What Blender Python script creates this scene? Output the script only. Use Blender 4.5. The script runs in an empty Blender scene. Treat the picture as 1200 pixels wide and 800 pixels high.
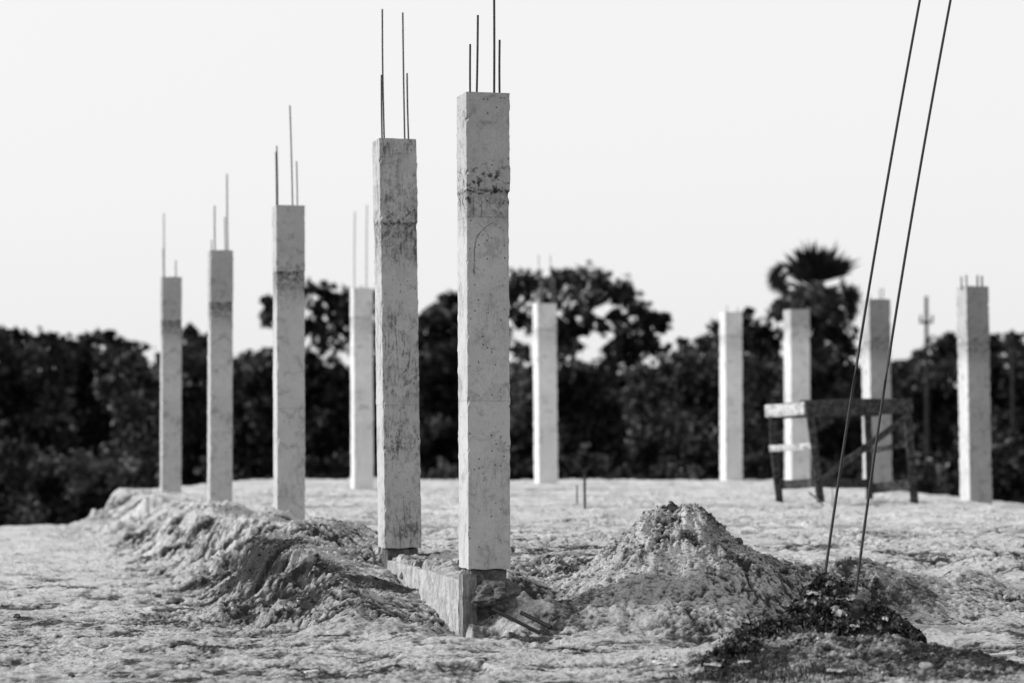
import bpy, math, random
import numpy as np
from mathutils import Vector, Matrix, Quaternion
random.seed(7); rng = np.random.default_rng(11)
R = math.radians
sc = bpy.context.scene
C = sc.collection
CAMZ = .97
F = 2833.0
TH = math.atan(103 / F)
CT, ST = math.cos(TH), math.sin(TH)

def P(px, py, Y):
    """photo pixel + distance -> a point of the place (survey of the site)"""
    u, v = px - 600, 400 - py
    d = (u, F * CT - v * ST, F * ST + v * CT)
    s = Y / d[1]
    return Vector((d[0] * s, Y, CAMZ + d[2] * s))

# ------------------------------------------------------------------ helpers
def tag(o, label=None, cat=None, group=None, kind=None):
    if label: o['label'] = label
    if cat: o['category'] = cat
    if group: o['group'] = group
    if kind: o['kind'] = kind
    return o

def empty(name, loc, label, cat, group=None):
    o = bpy.data.objects.new(name, None); C.objects.link(o)
    o.location = loc; o.empty_display_size = .2
    return tag(o, label, cat, group)

def mesh_obj(name, verts, faces, mat, parent=None, smooth=False):
    me = bpy.data.meshes.new(name)
    me.from_pydata([tuple(v) for v in verts], [], faces)
    if mat: me.materials.append(mat)
    if smooth:
        me.polygons.foreach_set('use_smooth', [True] * len(me.polygons))
    me.update()
    o = bpy.data.objects.new(name, me); C.objects.link(o)
    if parent: o.parent = parent
    return o

def np_quads(name, V, Q, mat, parent=None, smooth=False):
    """V (n,3), Q (m,4) numpy"""
    me = bpy.data.meshes.new(name)
    me.vertices.add(len(V)); me.vertices.foreach_set('co', V.astype(np.float32).ravel())
    me.loops.add(Q.size); me.loops.foreach_set('vertex_index', Q.astype(np.int32).ravel())
    me.polygons.add(len(Q))
    me.polygons.foreach_set('loop_start', np.arange(0, Q.size, 4, dtype=np.int32))
    me.polygons.foreach_set('loop_total', np.full(len(Q), 4, dtype=np.int32))
    if smooth: me.polygons.foreach_set('use_smooth', np.ones(len(Q), dtype=bool))
    me.update(calc_edges=True)
    if mat: me.materials.append(mat)
    o = bpy.data.objects.new(name, me); C.objects.link(o)
    if parent: o.parent = parent
    return o

def hashf(ix, iy, seed):
    h = (ix.astype(np.int64) * 374761393 + iy.astype(np.int64) * 668265263 + seed * 1442695041) & 0xffffffff
    h = ((h ^ (h >> 13)) * 1274126177) & 0xffffffff
    h = h ^ (h >> 16)
    return (h & 0xffffff) / float(0x1000000)

def pn(x, y, seed=0):
    xi = np.floor(x); yi = np.floor(y); fx = x - xi; fy = y - yi
    u = fx * fx * fx * (fx * (fx * 6 - 15) + 10); v = fy * fy * fy * (fy * (fy * 6 - 15) + 10)
    def g(ax, ay, dx, dy):
        a = hashf(ax, ay, seed) * 2 * np.pi
        return np.cos(a) * dx + np.sin(a) * dy
    n00 = g(xi, yi, fx, fy); n10 = g(xi + 1, yi, fx - 1, fy)
    n01 = g(xi, yi + 1, fx, fy - 1); n11 = g(xi + 1, yi + 1, fx - 1, fy - 1)
    return 1.5 * ((n00 * (1 - u) + n10 * u) * (1 - v) + (n01 * (1 - u) + n11 * u) * v)

def fbm(x, y, f, o=4, seed=0, gain=.5):
    a, s = 1., 0.
    for i in range(o):
        s = s + a * pn(x * f + 17.3 * i, y * f - 9.1 * i, seed + i); a *= gain; f *= 2.03
    return s

def clods(x, y, f, pres, seed, prof=.5):
    """height (in cell units) of a layer of broken clods: random-size, random-tilt domes with steep sides"""
    X = x * f; Yy = y * f; xi = np.floor(X); yi = np.floor(Yy); out = np.zeros_like(X)
    for ax in (-1, 0, 1):
        for ay in (-1, 0, 1):
            cx = xi + ax; cy = yi + ay
            r1 = hashf(cx, cy, seed); r2 = hashf(cx, cy, seed + 1); r3 = hashf(cx, cy, seed + 2); r4 = hashf(cx, cy, seed + 3); r5 = hashf(cx, cy, seed + 4)
            dx = X - cx - r1; dy = Yy - cy - r2
            a = r4 * 6.283; u = dx * np.cos(a) + dy * np.sin(a); v = -dx * np.sin(a) + dy * np.cos(a)
            Rr = .22 + .55 * r3 * r3 + .08 * r5
            q = 1 - (u / Rr) ** 2 - (v / (Rr * (.55 + .4 * r5))) ** 2
            h = np.sqrt(np.clip(q, 0, 1)) * Rr * prof * (1 + .6 * u / Rr * (r5 - .3))
            out = np.maximum(out, h * (hashf(cx, cy, seed + 5) < pres))
    return out

def sm(a, b, t):
    t = np.clip((t - a) / (b - a), 0, 1); return t * t * (3 - 2 * t)

# ------------------------------------------------------------------ terrain
YAW = R(14)
D = np.array([-math.sin(YAW), math.cos(YAW)]); NL = np.array([-math.cos(YAW), -math.sin(YAW)])
C1 = P(568, 672, 9066 / 560)                       # base of the nearest column
P0 = np.array([C1.x - .14, C1.y])

def gauss(x, y, cx, cy, rx, ry):
    return np.exp(-(((x - cx) / rx) ** 2 + ((y - cy) / ry) ** 2))

def cone(x, y, cx, cy, cz, slope, ax=1., ay=1.):
    r = np.sqrt(((x - cx) * ax) ** 2 + ((y - cy) * ay) ** 2 + .0025)
    return cz - slope * (r - .05)

def smax(a, b, k):
    h = np.clip(.5 + .5 * (a - b) / k, 0, 1)
    return b * (1 - h) + a * h + k * h * (1 - h)

def terrain(x, y, want='z'):
    s = (x - P0[0]) * NL[0] + (y - P0[1]) * NL[1]
    t = (x - P0[0]) * D[0] + (y - P0[1]) * D[1]
    wob = .22 * fbm(x, y, .8, 3, 3)
    # plateau ramps up from the lower yard
    rampR = sm(14.4, 24.5, y + wob)
    rampL = sm(15.35, 18.2, y + wob * .7)
    k = sm(.9, 2.2, x)
    front = -.385 * (1 - (rampL * (1 - k) + rampR * k))
    low = -.40 + 0 * x
    s2 = s + .35 * fbm(x, y, .9, 4, 21)
    s2 = s2 + (.17 * sm(8, 15, t)) * sm(.1, .6, s)
    s2 = s2 - .25 * sm(-1.0, 0, t) * (1 - sm(2.6, 4.2, t))
    w = sm(.12, 1.45, s2)
    # in front of the nearest column everything is the yard level
    z = front * (1 - w) + low * w
    bank = np.exp(-((s2 - .75) / .62) ** 2)
    along = sm(1.2, 3.4, t) * (1 - sm(21.5, 24, t))
    crest = np.exp(-((s2 - .38) / .34) ** 2) * along
    z = z + crest * ((.10 - .07 * sm(10, 16, t)) + .09 * fbm(x, y, .55, 3, 5)) 
    # lumps named after where they sit on the bank
    z = z + .17 * gauss(x, y, -1.62, 20.6, .50, 1.3) + .10 * gauss(x, y, -3.2, 25.8, .5, 1.4) \
          + .09 * gauss(x, y, -4.75, 33.4, .45, .9) - .07 * gauss(x, y, -2.15, 21.6, .18, .9)
    z = z + .10 * gauss(x, y, -.45, 18.0, .16, .5) + .08 * gauss(x, y, -.25, 20.0, .3, .6)
    # main heap
    hr = .085 * fbm(x, y, 3.1, 4, 31)
    h = cone(x, y, 1.15, 17.1, .45, .76, 1, .86) + hr * .55
    for cx, cy, cz, sl in ((1.22, 17.0, .43, .8), (.94, 17.0, .27, .75), (1.42, 17.25, .27, .60), (1.66, 17.35, .13, .48),
                           (1.95, 17.4, .02, .40), (2.3, 17.5, -.08, .3), (1.15, 16.5, .0, .38), (.75, 16.6, -.08, .42)):
        h = smax(h, cone(x, y, cx, cy, cz, sl) + hr * .4, .045)
    heap = sm(-.10, .18, h - z)
    z = smax(z, h, .07)
    # low wind-rounded mounds on the right
    z = z + .20 * gauss(x, y, 2.55, 17.9, .30, .55) + .15 * gauss(x, y, 3.02, 17.8, .38, .6) \
          + .15 * gauss(x, y, 3.45, 18.3, .26, .6) - .06 * gauss(x, y, 2.9, 16.9, .5, .5) + .05 * gauss(x, y, 4.1, 20, .5, .8)
    # rubbish mound round the wires and the soil in front of it
    tm = .40 * gauss(x, y, 1.95, 14.95, .34, .42) + .17 * gauss(x, y, 1.55, 14.35, .38, .4) + .15 * gauss(x, y, 2.25, 14.55, .30, .35) \
         + .15 * gauss(x, y, 2.08, 13.85, .45, .32) + .07 * gauss(x, y, 2.6, 13.6, .4, .3) + .06 * gauss(x, y, 1.3, 13.8, .3, .25)
    z = z + tm
    # the dug-out under the nearest column
    tr_ = sm(-.03, .012, s) * (1 - sm(.22, .85, s2)) * sm(-.55, -.1, t) * (1 - sm(3.05, 3.5, t))
    z = z * (1 - tr_) + (-.43 + .125 * np.clip(t, 0, 3) + .28 * np.clip(s, 0, .6)) * tr_
    z = z + .10 * gauss(x, y, .16, 16.15, .24, .22) + .07 * gauss(x, y, .42, 16.15, .35, .35)
    inn = sm(.0, -.06, s + .10) * 0 + (1 - sm(-.20, -.05, s)) * sm(.2, .5, t) * (1 - sm(2.2, 3, t)) * sm(-.9, -.4, s)
    z = z * (1 - inn) + (-.015 + .05 * pn(x * 3, y * 3, 66)) * inn
    hole = gauss(x, y, -.15, 15.93, .10, .13)
    z = z - .34 * hole - .12 * gauss(x, y, -.42, 15.98, .10, .09)
    # right-hand fall, far edge
    z = z - .11 * np.clip(x - 5.6, 0, 9) * sm(27, 35, y)
    edge = 34.2 + 12.2 * sm(-7.0, -4.6, x) - 2.2 * sm(5.5, 8, x) + .5 * fbm(x, y * 0, .35, 3, 8)
    off = sm(0, 9, y - edge)
    dist = np.clip((y - edge), 0, None)
    # details
    rough = .35 + .65 * np.clip(bank * sm(-1, 1, t) + heap * .45 + crest + sm(15, 17, y) * (1 - w) * .75, 0, 1)
    smoothz = (1 - np.clip(heap + tm * 3, 0, 1))
    wx = x + .06 * pn(x * 2.1, y * 2.1, 141) + .03 * pn(x * 7, y * 7, 143); wy = y + .06 * pn(x * 2.1, y * 2.1, 142) + .03 * pn(x * 7, y * 7, 144)
    d0 = .032 * fbm(x, y, .55, 3, 41)
    d1 = smoothz * (.012 + .022 * rough) * fbm(wx, wy, 2.1, 3, 43)
    rid = np.abs(pn(wx * 4.3, wy * 3.3, 51)); rid2 = np.abs(pn(wx * 10.7, wy * 8.1, 52)); rid3 = np.abs(pn(wx * 24, wy * 20, 53))
    crack = -.020 * np.clip(1 - rid * 5, 0, 1) ** 1.5 - .012 * np.clip(1 - rid2 * 4, 0, 1) ** 1.4 - .009 * np.clip(1 - rid3 * 3.5, 0, 1)
    pat = sm(-.25, .35, fbm(x, y, .8, 3, 47))
    d2 = crack * rough * (.25 + .9 * pat)
    lump_ = np.clip(pn(wx * 7, wy * 7, 55) + .5 * pn(wx * 17, wy * 17, 56), -.5, 1)
    d3 = rough * (.011 * lump_ + .008 * np.clip(fbm(wx, wy, 13, 3, 59, .7), -.3, 1)) * (.3 + .7 * pat)
    fine = pn(x * 23, y * 23, 57) * .007 + pn(x * 47, y * 47, 58) * .006
    gr = sm(-.35, .45, fbm(x, y, .7, 3, 281))
    d4 = fine * (.30 + .75 * rough) * (.45 + .8 * gr)
    crumb = np.clip(.75 * fbm(x, y, 2.7, 2, 61, .5) + .35 * fbm(x, y, 11, 4, 65, .75), -.7, .6)
    top = np.clip((z - .02) / .25, 0, 1) * heap
    crumbly = bank * sm(-.5, 1.5, t) * (1 - sm(22, 25, t))
    d5 = (crumbly * .048 + top * .062 + np.clip(tm, 0, .2) * .10 + heap * .007) * crumb
    # run-off gullies down the bank (slanting) and round the heap
    g1 = np.abs(pn(t * 1.9 + s * 1.3, s * .9, 71)); g1b = np.abs(pn(t * 5.1 + s * 3, s * 1.5, 72))
    d6 = -crumbly * (.085 * np.clip(1 - g1 * 5, 0, 1) * sm(-.1, .4, fbm(x, y, .9, 2, 77)) + .022 * np.clip(1 - g1b * 3.5, 0, 1))
    hx, hy = x - 1.2, y - 17.1
    ang = np.arctan2(hy, hx); hr2 = np.hypot(hx, hy)
    d7 = heap * (.016 * pn(ang * 9, hr2 * 1.2, 73) + .006 * pn(ang * 26, hr2 * 2.5, 74))
    fl = np.clip(fbm(wx, wy, 1.9, 5, 81, .65) - .22, 0, 1)
    d8 = -(1 - rough) * .035 * np.minimum(fl * 3, .6)
    flat = sm(0, .35, 1 - rough)
    d8 = d8 + .006 * flat * fbm(wx, wy * 1.0, 5.5, 4, 83, .65)
    px_ = np.clip(sm(-.15, .4, fbm(x, y, 1.5, 3, 211)) * .8 + .2, 0, 1)
    body = np.clip(crumbly * .8 + top * .9 - .15 * heap + .45 * np.exp(-(((s + .3) / 1.1) ** 2 + ((t - 1.5) / 2.2) ** 2)) + .8 * np.clip(tm * 3, 0, .8) + .18 * rough, 0, 1)
    c1 = clods(wx, wy, 4.2, .45, 221) / 4.2 * (1 - heap); c2 = clods(x, y, 9, .55, 231) / 9; c3 = clods(x, y, 19, .5, 241) / 19; c4 = clods(x, y, 34, .5, 251) / 34 * 1.15
    px_ = np.maximum(px_, .5 * crumbly)
    d9 = body * px_ * (.55 * c1 + .95 * c2 + 1.25 * c3) + (.25 + .9 * body) * (1.2 * c4) * (.25 + .75 * px_) * (.4 + .7 * gr) + .55 * c3 * (1 - body) * sm(.05, .5, fbm(x, y, 1.2, 4, 261))
    foot = np.clip(clods(x, y, 2.3, .55, 271, .6) / 2.3, 0, .05)
    d9 = d9 - foot * .32 * (1 - crumbly) * (1 - heap) * (.3 + .7 * rough)
    d = d9 + d0 + d1 + d2 + d3 + d4 + d5 + d6 + d7 + d8
    cav = np.clip(-((d9 - .006 - .012 * body) * .55 + d2 * 1.3 + d3 * .7 + d4 * 2.2 + np.minimum(d5, .01) * 1.2 + d6 * .7 + d8 * .9) * 30 - .16, 0, 1)  # shade in low spots and crevices, painted as darker soil
    far = 1 - sm(60, 90, y)
    z = (z + d * far)
    z = z * (1 - off) + (-2.2 + .25 * fbm(x, y, .06, 3, 91)) * off
    if want == 'z': return z
    pit = np.clip(tm * 3.2, 0, .7)
    damp_shade = np.clip(cav * .85 + .55 * crumbly * (.25 + .8 * fbm(x, y, 1.3, 4, 101)) + top * (.22 + .6 * fbm(x, y, 2.6, 3, 103))  # moist patches together with painted shade
                   + .95 * np.clip(fbm(x, y * 1.15, 1.3, 7, 105, .78) - .15, 0, .75) * (1 - sm(20, 27, y)) * (1 - heap) + 1.0 * hole  # shade inside the dug-out, painted into the soil colour
                   + .55 * pit + .30 * sm(.25, .5, heap) * sm(1.35, 2.2, x) - .06 * heap + .16 * gauss(x, y, 2.2, 13.4, .95, .5)  # heap's right flank painted darker as its shaded side
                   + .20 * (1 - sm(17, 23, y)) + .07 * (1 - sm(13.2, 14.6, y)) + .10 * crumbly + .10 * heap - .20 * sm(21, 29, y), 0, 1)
    return z, damp_shade, off

def ground_z(x, y):
    return float(terrain(np.array([float(x)]), np.array([float(y)]))[0])

# ------------------------------------------------------------------ materials
class NT:
    def __init__(s, name):
        s.m = bpy.data.materials.new(name); s.m.use_nodes = True
        s.t = s.m.node_tree; s.t.nodes.clear()
        s.out = s.n('ShaderNodeOutputMaterial')
    def n(s, typ, **kw):
        nd = s.t.nodes.new(typ)
        for k, v in kw.items(): setattr(nd, k, v)
        return nd
    def set(s, sock, v):
        if v is None: return
        if hasattr(v, 'is_output') or isinstance(v, bpy.types.NodeSocket): s.t.links.new(v, sock)
        else: sock.default_value = v
    def math(s, op, a, b=None, clamp=False):
        nd = s.n('ShaderNodeMath', operation=op); nd.use_clamp = clamp
        s.set(nd.inputs[0], a); s.set(nd.inputs[1], b); return nd.outputs[0]
    def ramp(s, v, a, b, lo=0., hi=1.):
        nd = s.n('ShaderNodeMapRange'); nd.interpolation_type = 'SMOOTHSTEP'
        s.set(nd.inputs[0], v)
        for i, q in enumerate((a, b, lo, hi)): nd.inputs[i + 1].default_value = q
        return nd.outputs[0]
    def noise(s, vec, scale, detail=4, rough=.55, dist=0.):
        nd = s.n('ShaderNodeTexNoise'); s.set(nd.inputs['Vector'], vec)
        nd.inputs['Scale'].default_value = scale; nd.inputs['Detail'].default_value = detail
        nd.inputs['Roughness'].default_value = rough; nd.inputs['Distortion'].default_value = dist
        return nd.outputs['Fac']
    def mapping(s, vec, scale=(1, 1, 1), loc=(0, 0, 0)):
        nd = s.n('ShaderNodeMapping'); s.set(nd.inputs['Vector'], vec)
        nd.inputs['Scale'].default_value = scale; nd.inputs['Location'].default_value = loc
        return nd.outputs[0]
    def mix(s, f, a, b):
        nd = s.n('ShaderNodeMix'); nd.data_type = 'FLOAT'
        s.set(nd.inputs[0], f); s.set(nd.inputs[2], a); s.set(nd.inputs[3], b); return nd.outputs[0]
    def finish(s, val, rough=.9, height=None, bump=.4, bdist=.01, spec=.2, metal=0.):
        b = s.n('ShaderNodeBsdfPrincipled')
        cc = s.n('ShaderNodeCombineColor')
        for i in range(3): s.set(cc.inputs[i], val)
        s.t.links.new(cc.outputs[0], b.inputs['Base Color'])
        s.set(b.inputs['Roughness'], rough); b.inputs['Specular IOR Level'].default_value = spec
        b.inputs['Metallic'].default_value = metal
        if height is not None:
            bp = s.n('ShaderNodeBump'); bp.inputs['Strength'].default_value = bump
            bp.inputs['Distance'].default_value = bdist; s.set(bp.inputs['Height'], height)
            s.t.links.new(bp.outputs[0], b.inputs['Normal'])
        s.t.links.new(b.outputs[0], s.out.inputs[0])
        return s.m

def concrete(name, tone=.36, drip=False, jl_=.75, face=1., streak=.3, band=.5, joint=2.57, upper=1., seed=0., pits=1., pour=(1.17, 2.40)):
    m = NT(name)
    co = m.n('ShaderNodeTexCoord').outputs['Object']
    co = m.mapping(co, loc=(0, 0, 0))
    cs = m.mapping(co, loc=(seed * 3.1, seed * 1.7, seed * 2.3))
    z = m.n('ShaderNodeSeparateXYZ'); m.set(z.inputs[0], co); z = z.outputs[2]
    base = m.math('ADD', m.math('MULTIPLY', m.math('SUBTRACT', m.noise(cs, 2.2, 5, .65), .5), .55), 1.)
    grain = m.math('ADD', m.math('MULTIPLY', m.math('SUBTRACT', m.noise(cs, 70, 4, .8), .5), .60), 1.)
    v = m.math('MULTIPLY', m.math('MULTIPLY', base, grain), tone)
    # blotches
    blo = m.ramp(m.noise(cs, 7, 6, .7, .6), .52, .66)
    v = m.math('MULTIPLY', v, m.math('SUBTRACT', 1., m.math('MULTIPLY', blo, .32)))
    # vertical drip streaks
    st = m.math('ADD', m.math('MULTIPLY', m.noise(m.mapping(cs, scale=(16, 16, 2.6)), 1.7, 8, .78, 1.2), .62), m.math('MULTIPLY', m.noise(cs, 15, 7, .75, .8), .38))
    region = m.ramp(m.noise(cs, 1.9, 3, .6), .38, .62)
    sk = m.math('MULTIPLY', m.ramp(st, .465, .585), m.math('MULTIPLY', region, streak))
    v = m.math('MULTIPLY', v, m.math('SUBTRACT', 1., sk))
    # the cold joint: ragged dark band
    zj = m.math('ADD', z, m.math('MULTIPLY', m.math('SUBTRACT', m.noise(cs, 9, 5, .7), .5), .14))
    below = m.math('MULTIPLY', m.ramp(zj, joint - .42, joint - .02), m.ramp(zj, joint + .0, joint + .02, 1., 0.))
    rag = m.ramp(m.noise(cs, 26, 6, .75, .5), .38, .60)
    bd = m.math('MULTIPLY', below, m.math('MULTIPLY', m.math('ADD', m.math('MULTIPLY', rag, .7), .3), band))
    v = m.math('MULTIPLY', v, m.math('SUBTRACT', 1., bd))
    ln = m.math('ABSOLUTE', m.math('SUBTRACT', m.math('ADD', z, m.math('MULTIPLY', m.math('SUBTRACT', m.noise(cs, 16, 4, .7), .5), .09)), joint))
    jl = m.math('MULTIPLY', m.ramp(ln, .003, .014, 1., 0.), m.ramp(m.noise(cs, 30, 3, .7), .40, .55))
    v = m.math('MULTIPLY', v, m.math('SUBTRACT', 1., m.math('MULTIPLY', jl, jl_)))
    up = m.ramp(z, joint, joint + .01)
    v = m.math('MULTIPLY', v, m.mix(up, 1., upper))
    # faint pour lines
    for p in pour:
        l = m.math('ABSOLUTE', m.math('SUBTRACT', m.math('ADD', z, m.math('MULTIPLY', m.noise(cs, 4, 2), .012)), p))
        v = m.math('MULTIPLY', v, m.math('SUBTRACT', 1., m.math('MULTIPLY', m.ramp(l, .001, .006, 1., 0.), .22)))
    # board-edge scratch running up the face
    if drip:
        sx = m.n('ShaderNodeSeparateXYZ'); m.set(sx.inputs[0], m.mapping(m.n('ShaderNodeTexCoord').outputs['Object']))
        wob = m.math('MULTIPLY', m.math('SUBTRACT', m.noise(cs, 11, 4, .7), .5), .035)
        for (xa, za, zb, za2, bow, wd, st_) in ((-.105, 1.98, 2.36, 2.20, 5.0, .007, .6), (-.005, 2.22, 2.34, 2.24, -6., .005, .4), (-.115, 2.37, 2.52, 2.6, 0., .006, .45), (-.055, 2.36, 2.50, 2.6, 0., .006, .45), (-.02, 2.42, 2.5, 2.6, 0., .005, .4)):
            up_ = m.math('MAXIMUM', m.math('SUBTRACT', z, za2), 0.)
            curve = m.math('ADD', m.math('MULTIPLY', m.math('MULTIPLY', up_, up_), bow), xa)
            dx = m.math('ABSOLUTE', m.math('SUBTRACT', m.math('ADD', sx.outputs[0], wob), curve))
            k = m.math('MULTIPLY', m.ramp(dx, wd * .4, wd, 1., 0.), m.math('MULTIPLY', m.ramp(z, za, za + .05), m.ramp(z, zb, zb + .02, 1., 0.)))
            k = m.math('MULTIPLY', k, m.math('LESS_THAN', sx.outputs[1], -.1))
            k = m.math('MULTIPLY', k, m.ramp(m.noise(cs, 40, 3, .7), .3, .5))
            v = m.math('MULTIPLY', v, m.math('SUBTRACT', 1., m.math('MULTIPLY', k, st_)))
    if face < 1:      # front face darker than the other sides
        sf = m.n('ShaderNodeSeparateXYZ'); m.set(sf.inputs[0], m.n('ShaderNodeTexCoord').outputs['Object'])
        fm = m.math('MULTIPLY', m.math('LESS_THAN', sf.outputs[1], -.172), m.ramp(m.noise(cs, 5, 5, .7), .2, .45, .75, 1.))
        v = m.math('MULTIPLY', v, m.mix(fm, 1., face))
    # air holes
    vo = m.n('ShaderNodeTexVoronoi'); m.set(vo.inputs['Vector'], cs); vo.inputs['Scale'].default_value = 34
    r = m.n('ShaderNodeSeparateColor'); m.set(r.inputs[0], vo.outputs['Color'])
    pit = m.math('MULTIPLY', m.ramp(vo.outputs['Distance'], .13, .22, 1., 0.), m.math('GREATER_THAN', r.outputs[0], .72))
    pit = m.math('MULTIPLY', pit, pits)
    # honeycomb under the joint
    vh = m.n('ShaderNodeTexVoronoi'); m.set(vh.inputs['Vector'], cs); vh.inputs['Scale'].default_value = 60
    nearj = m.ramp(m.math('ABSOLUTE', m.math('SUBTRACT', z, joint + .03)), .05, .24, 1., 0.)
    hc = m.math('MULTIPLY', m.ramp(m.noise(cs, 18, 5, .75, .4), .53, .60), nearj)
    hc = m.math('MULTIPLY', hc, pits)
    dk = m.math('MAXIMUM', pit, hc)
    v = m.math('MULTIPLY', v, m.math('SUBTRACT', 1., m.math('MULTIPLY', dk, .85)))
    h = m.math('SUBTRACT', m.math('ADD', m.math('MULTIPLY', m.noise(cs, 45, 4, .7), .3), m.math('MULTIPLY', m.noise(cs, 9, 4, .6), .7)), m.math('MULTIPLY', dk, 1.2))
    return m.finish(v, .92, h, .55, .006, .15)

def sand_mat():
    m = NT('dry sand and soil')
    co = m.n('ShaderNodeTexCoord').outputs['Object']
    a = m.n('ShaderNodeAttribute'); a.attribute_name = 'damp_shade'; damp_shade = a.outputs['Fac']
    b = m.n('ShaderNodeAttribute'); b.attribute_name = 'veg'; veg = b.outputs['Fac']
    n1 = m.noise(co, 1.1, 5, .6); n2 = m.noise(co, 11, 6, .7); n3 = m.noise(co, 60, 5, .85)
    dd = m.math('ADD', damp_shade, m.math('ADD', m.math('MULTIPLY', m.math('SUBTRACT', n2, .5), 1.0), m.math('MULTIPLY', m.math('SUBTRACT', m.noise(co, 33, 5, .8), .5), 1.1)))
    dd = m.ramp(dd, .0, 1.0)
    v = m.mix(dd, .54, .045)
    v = m.math('MULTIPLY', v, m.math('ADD', m.math('MULTIPLY', m.math('SUBTRACT', n1, .5), .95), 1.))
    v = m.math('MULTIPLY', v, m.math('ADD', m.math('MULTIPLY', m.math('SUBTRACT', n3, .5), 1.5), 1.))
    # dark crumbs
    sp = m.ramp(m.noise(co, 30, 5, .75, .3), .60, .68)
    v = m.math('MULTIPLY', v, m.math('SUBTRACT', 1., m.math('MULTIPLY', sp, .55)))
    vg = m.mix(m.noise(co, .35, 5, .7), .006, .035)
    v = m.mix(veg, v, vg)
    h = m.math('ADD', m.math('MULTIPLY', n3, .35), m.math('ADD', m.math('MULTIPLY', m.noise(co, 28, 5, .75, .5), .9), m.math('MULTIPLY', n2, .8)))
    return m.finish(v, .97, h, 1., .034, .05)

def simple(name, lo, hi, scale=12, rough=.8, spec=.2, bump=.4, bd=.004, metal=0., stretch=(1, 1, 1)):
    m = NT(name); co = m.mapping(m.n('ShaderNodeTexCoord').outputs['Object'], scale=stretch)
    n = m.ramp(m.noise(co, scale, 6, .7, .3), .32, .68)
    g = m.noise(co, scale * 6, 3, .7)
    v = m.math('MULTIPLY', m.mix(n, lo, hi), m.math('ADD', .7, m.math('MULTIPLY', g, .6)))
    return m.finish(v, rough, m.math('ADD', n, g), bump, bd, spec, metal)

def leaf_mat(name, lo, hi, scale=.9):
    m = NT(name); co = m.n('ShaderNodeTexCoord').outputs['Object']
    gi = m.n('ShaderNodeNewGeometry').outputs['Random Per Island']
    oi = m.n('ShaderNodeObjectInfo').outputs['Random']
    n = m.ramp(m.noise(co, scale, 3, .6), .46, .68)
    v = m.mix(n, lo, hi)
    v = m.math('MULTIPLY', v, m.math('ADD', .5, gi))
    v = m.math('MULTIPLY', v, m.math('ADD', .6, m.math('MULTIPLY', oi, .8)))
    return m.finish(v, .7, spec=.12)

M_SAND = sand_mat()
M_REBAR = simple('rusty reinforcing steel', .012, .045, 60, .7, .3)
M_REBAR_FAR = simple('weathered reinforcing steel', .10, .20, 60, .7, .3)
M_WOOD = simple('weathered wood', .010, .075, 16, .9, .1, .6, .004, 0., (1, 1, 1))
M_WOOD_LIT = simple('sunlit bare wood', .18, .55, 11, .9, .1)  # sun on the trestle's left end, put into a lighter wood colour
M_BARK = simple('bark', .012, .035, 6, .95, .05)
M_WIRE = simple('dark steel wire', .006, .016, 40, .6, .3)
M_DARKCON = simple('dark raw concrete', .05, .15, 22, .95, .1, .8, .01)  # darker tone for the starter blocks and footing lump
M_PLINTH = simple('rough cast beam concrete', .24, .44, 5, .95, .1, .8, .012, 0., (2.2, 2.2, 1.5))
M_POST = simple('raw pedestal concrete', .10, .30, 5, .95, .1, .9, .012, 0., (4, 4, 1.5))
M_CLOD = simple('soil clods', .20, .46, 12, .97, .05, .8, .006)
M_STONE = simple('dark stones', .04, .12, 12, .9, .1)
M_CHIP = simple('pale chips', .45, .7, 12, .8, .2)
M_PLAST = simple('pale crumpled plastic', .25, .58, 9, .45, .4)
M_PLAST_G = simple('grey crumpled plastic', .12, .30, 9, .45, .4)
M_LEAF = leaf_mat('dark tree foliage', .012, .12, .6)
M_LEAF2 = leaf_mat('lighter tree foliage', .03, .22, .6)
M_LEAF3 = leaf_mat('pale shrub foliage', .12, .38, .9)
M_PALM = leaf_mat('palm fronds', .010, .03)
M_WEED = leaf_mat('weed leaves', .012, .15, 14)
M_GRASS = leaf_mat('dry dark grass', .015, .06, 5)
M_POLE = simple('old pole concrete', .015, .04, 3, .9, .1)

# ------------------------------------------------------------------ ground sheet
def build_ground():
    ys = []
    y = 11.0
    while y < 47:
        ys.append(y)
        y += .014 + .0000125 * max(0, y - 12.5) ** 2 * 6 if y > 12.4 else .03
    step = .3
    while y < 1600:
        ys.append(y); y += step; step *= 1.06
    front = []
    y = 11.0; st = .2
    while y > -60:
        y -= st; st *= 1.25; front.append(y)
    ys = np.array(front[::-1] + ys)
    us = np.linspace(-1, 1, 980)
    side = 1 + np.cumsum(.004 * 1.16 ** np.arange(50))
    us = np.concatenate([-side[::-1], us, side])
    half = np.clip(.235 * ys + 1.0, 3.6, None)
    # side strips reach far out
    U, Yg = np.meshgrid(us, ys)
    X = U * half[:, None]
    z, damp_shade, veg = terrain(X.ravel(), Yg.ravel(), 'all')
    V = np.stack([X.ravel(), Yg.ravel(), z], 1)
    ny, nx = U.shape
    idx = np.arange(ny * nx).reshape(ny, nx)
    Q = np.stack([idx[:-1, :-1].ravel(), idx[:-1, 1:].ravel(), idx[1:, 1:].ravel(), idx[1:, :-1].ravel()], 1)
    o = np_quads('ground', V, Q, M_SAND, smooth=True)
    for nm, arr in (('damp_shade', damp_shade), ('veg', np.clip(veg * 4, 0, 1))):
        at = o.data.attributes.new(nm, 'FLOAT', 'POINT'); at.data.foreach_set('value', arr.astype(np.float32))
    o['kind'] = 'structure'
    print('ground verts', len(V))
build_ground()

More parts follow.
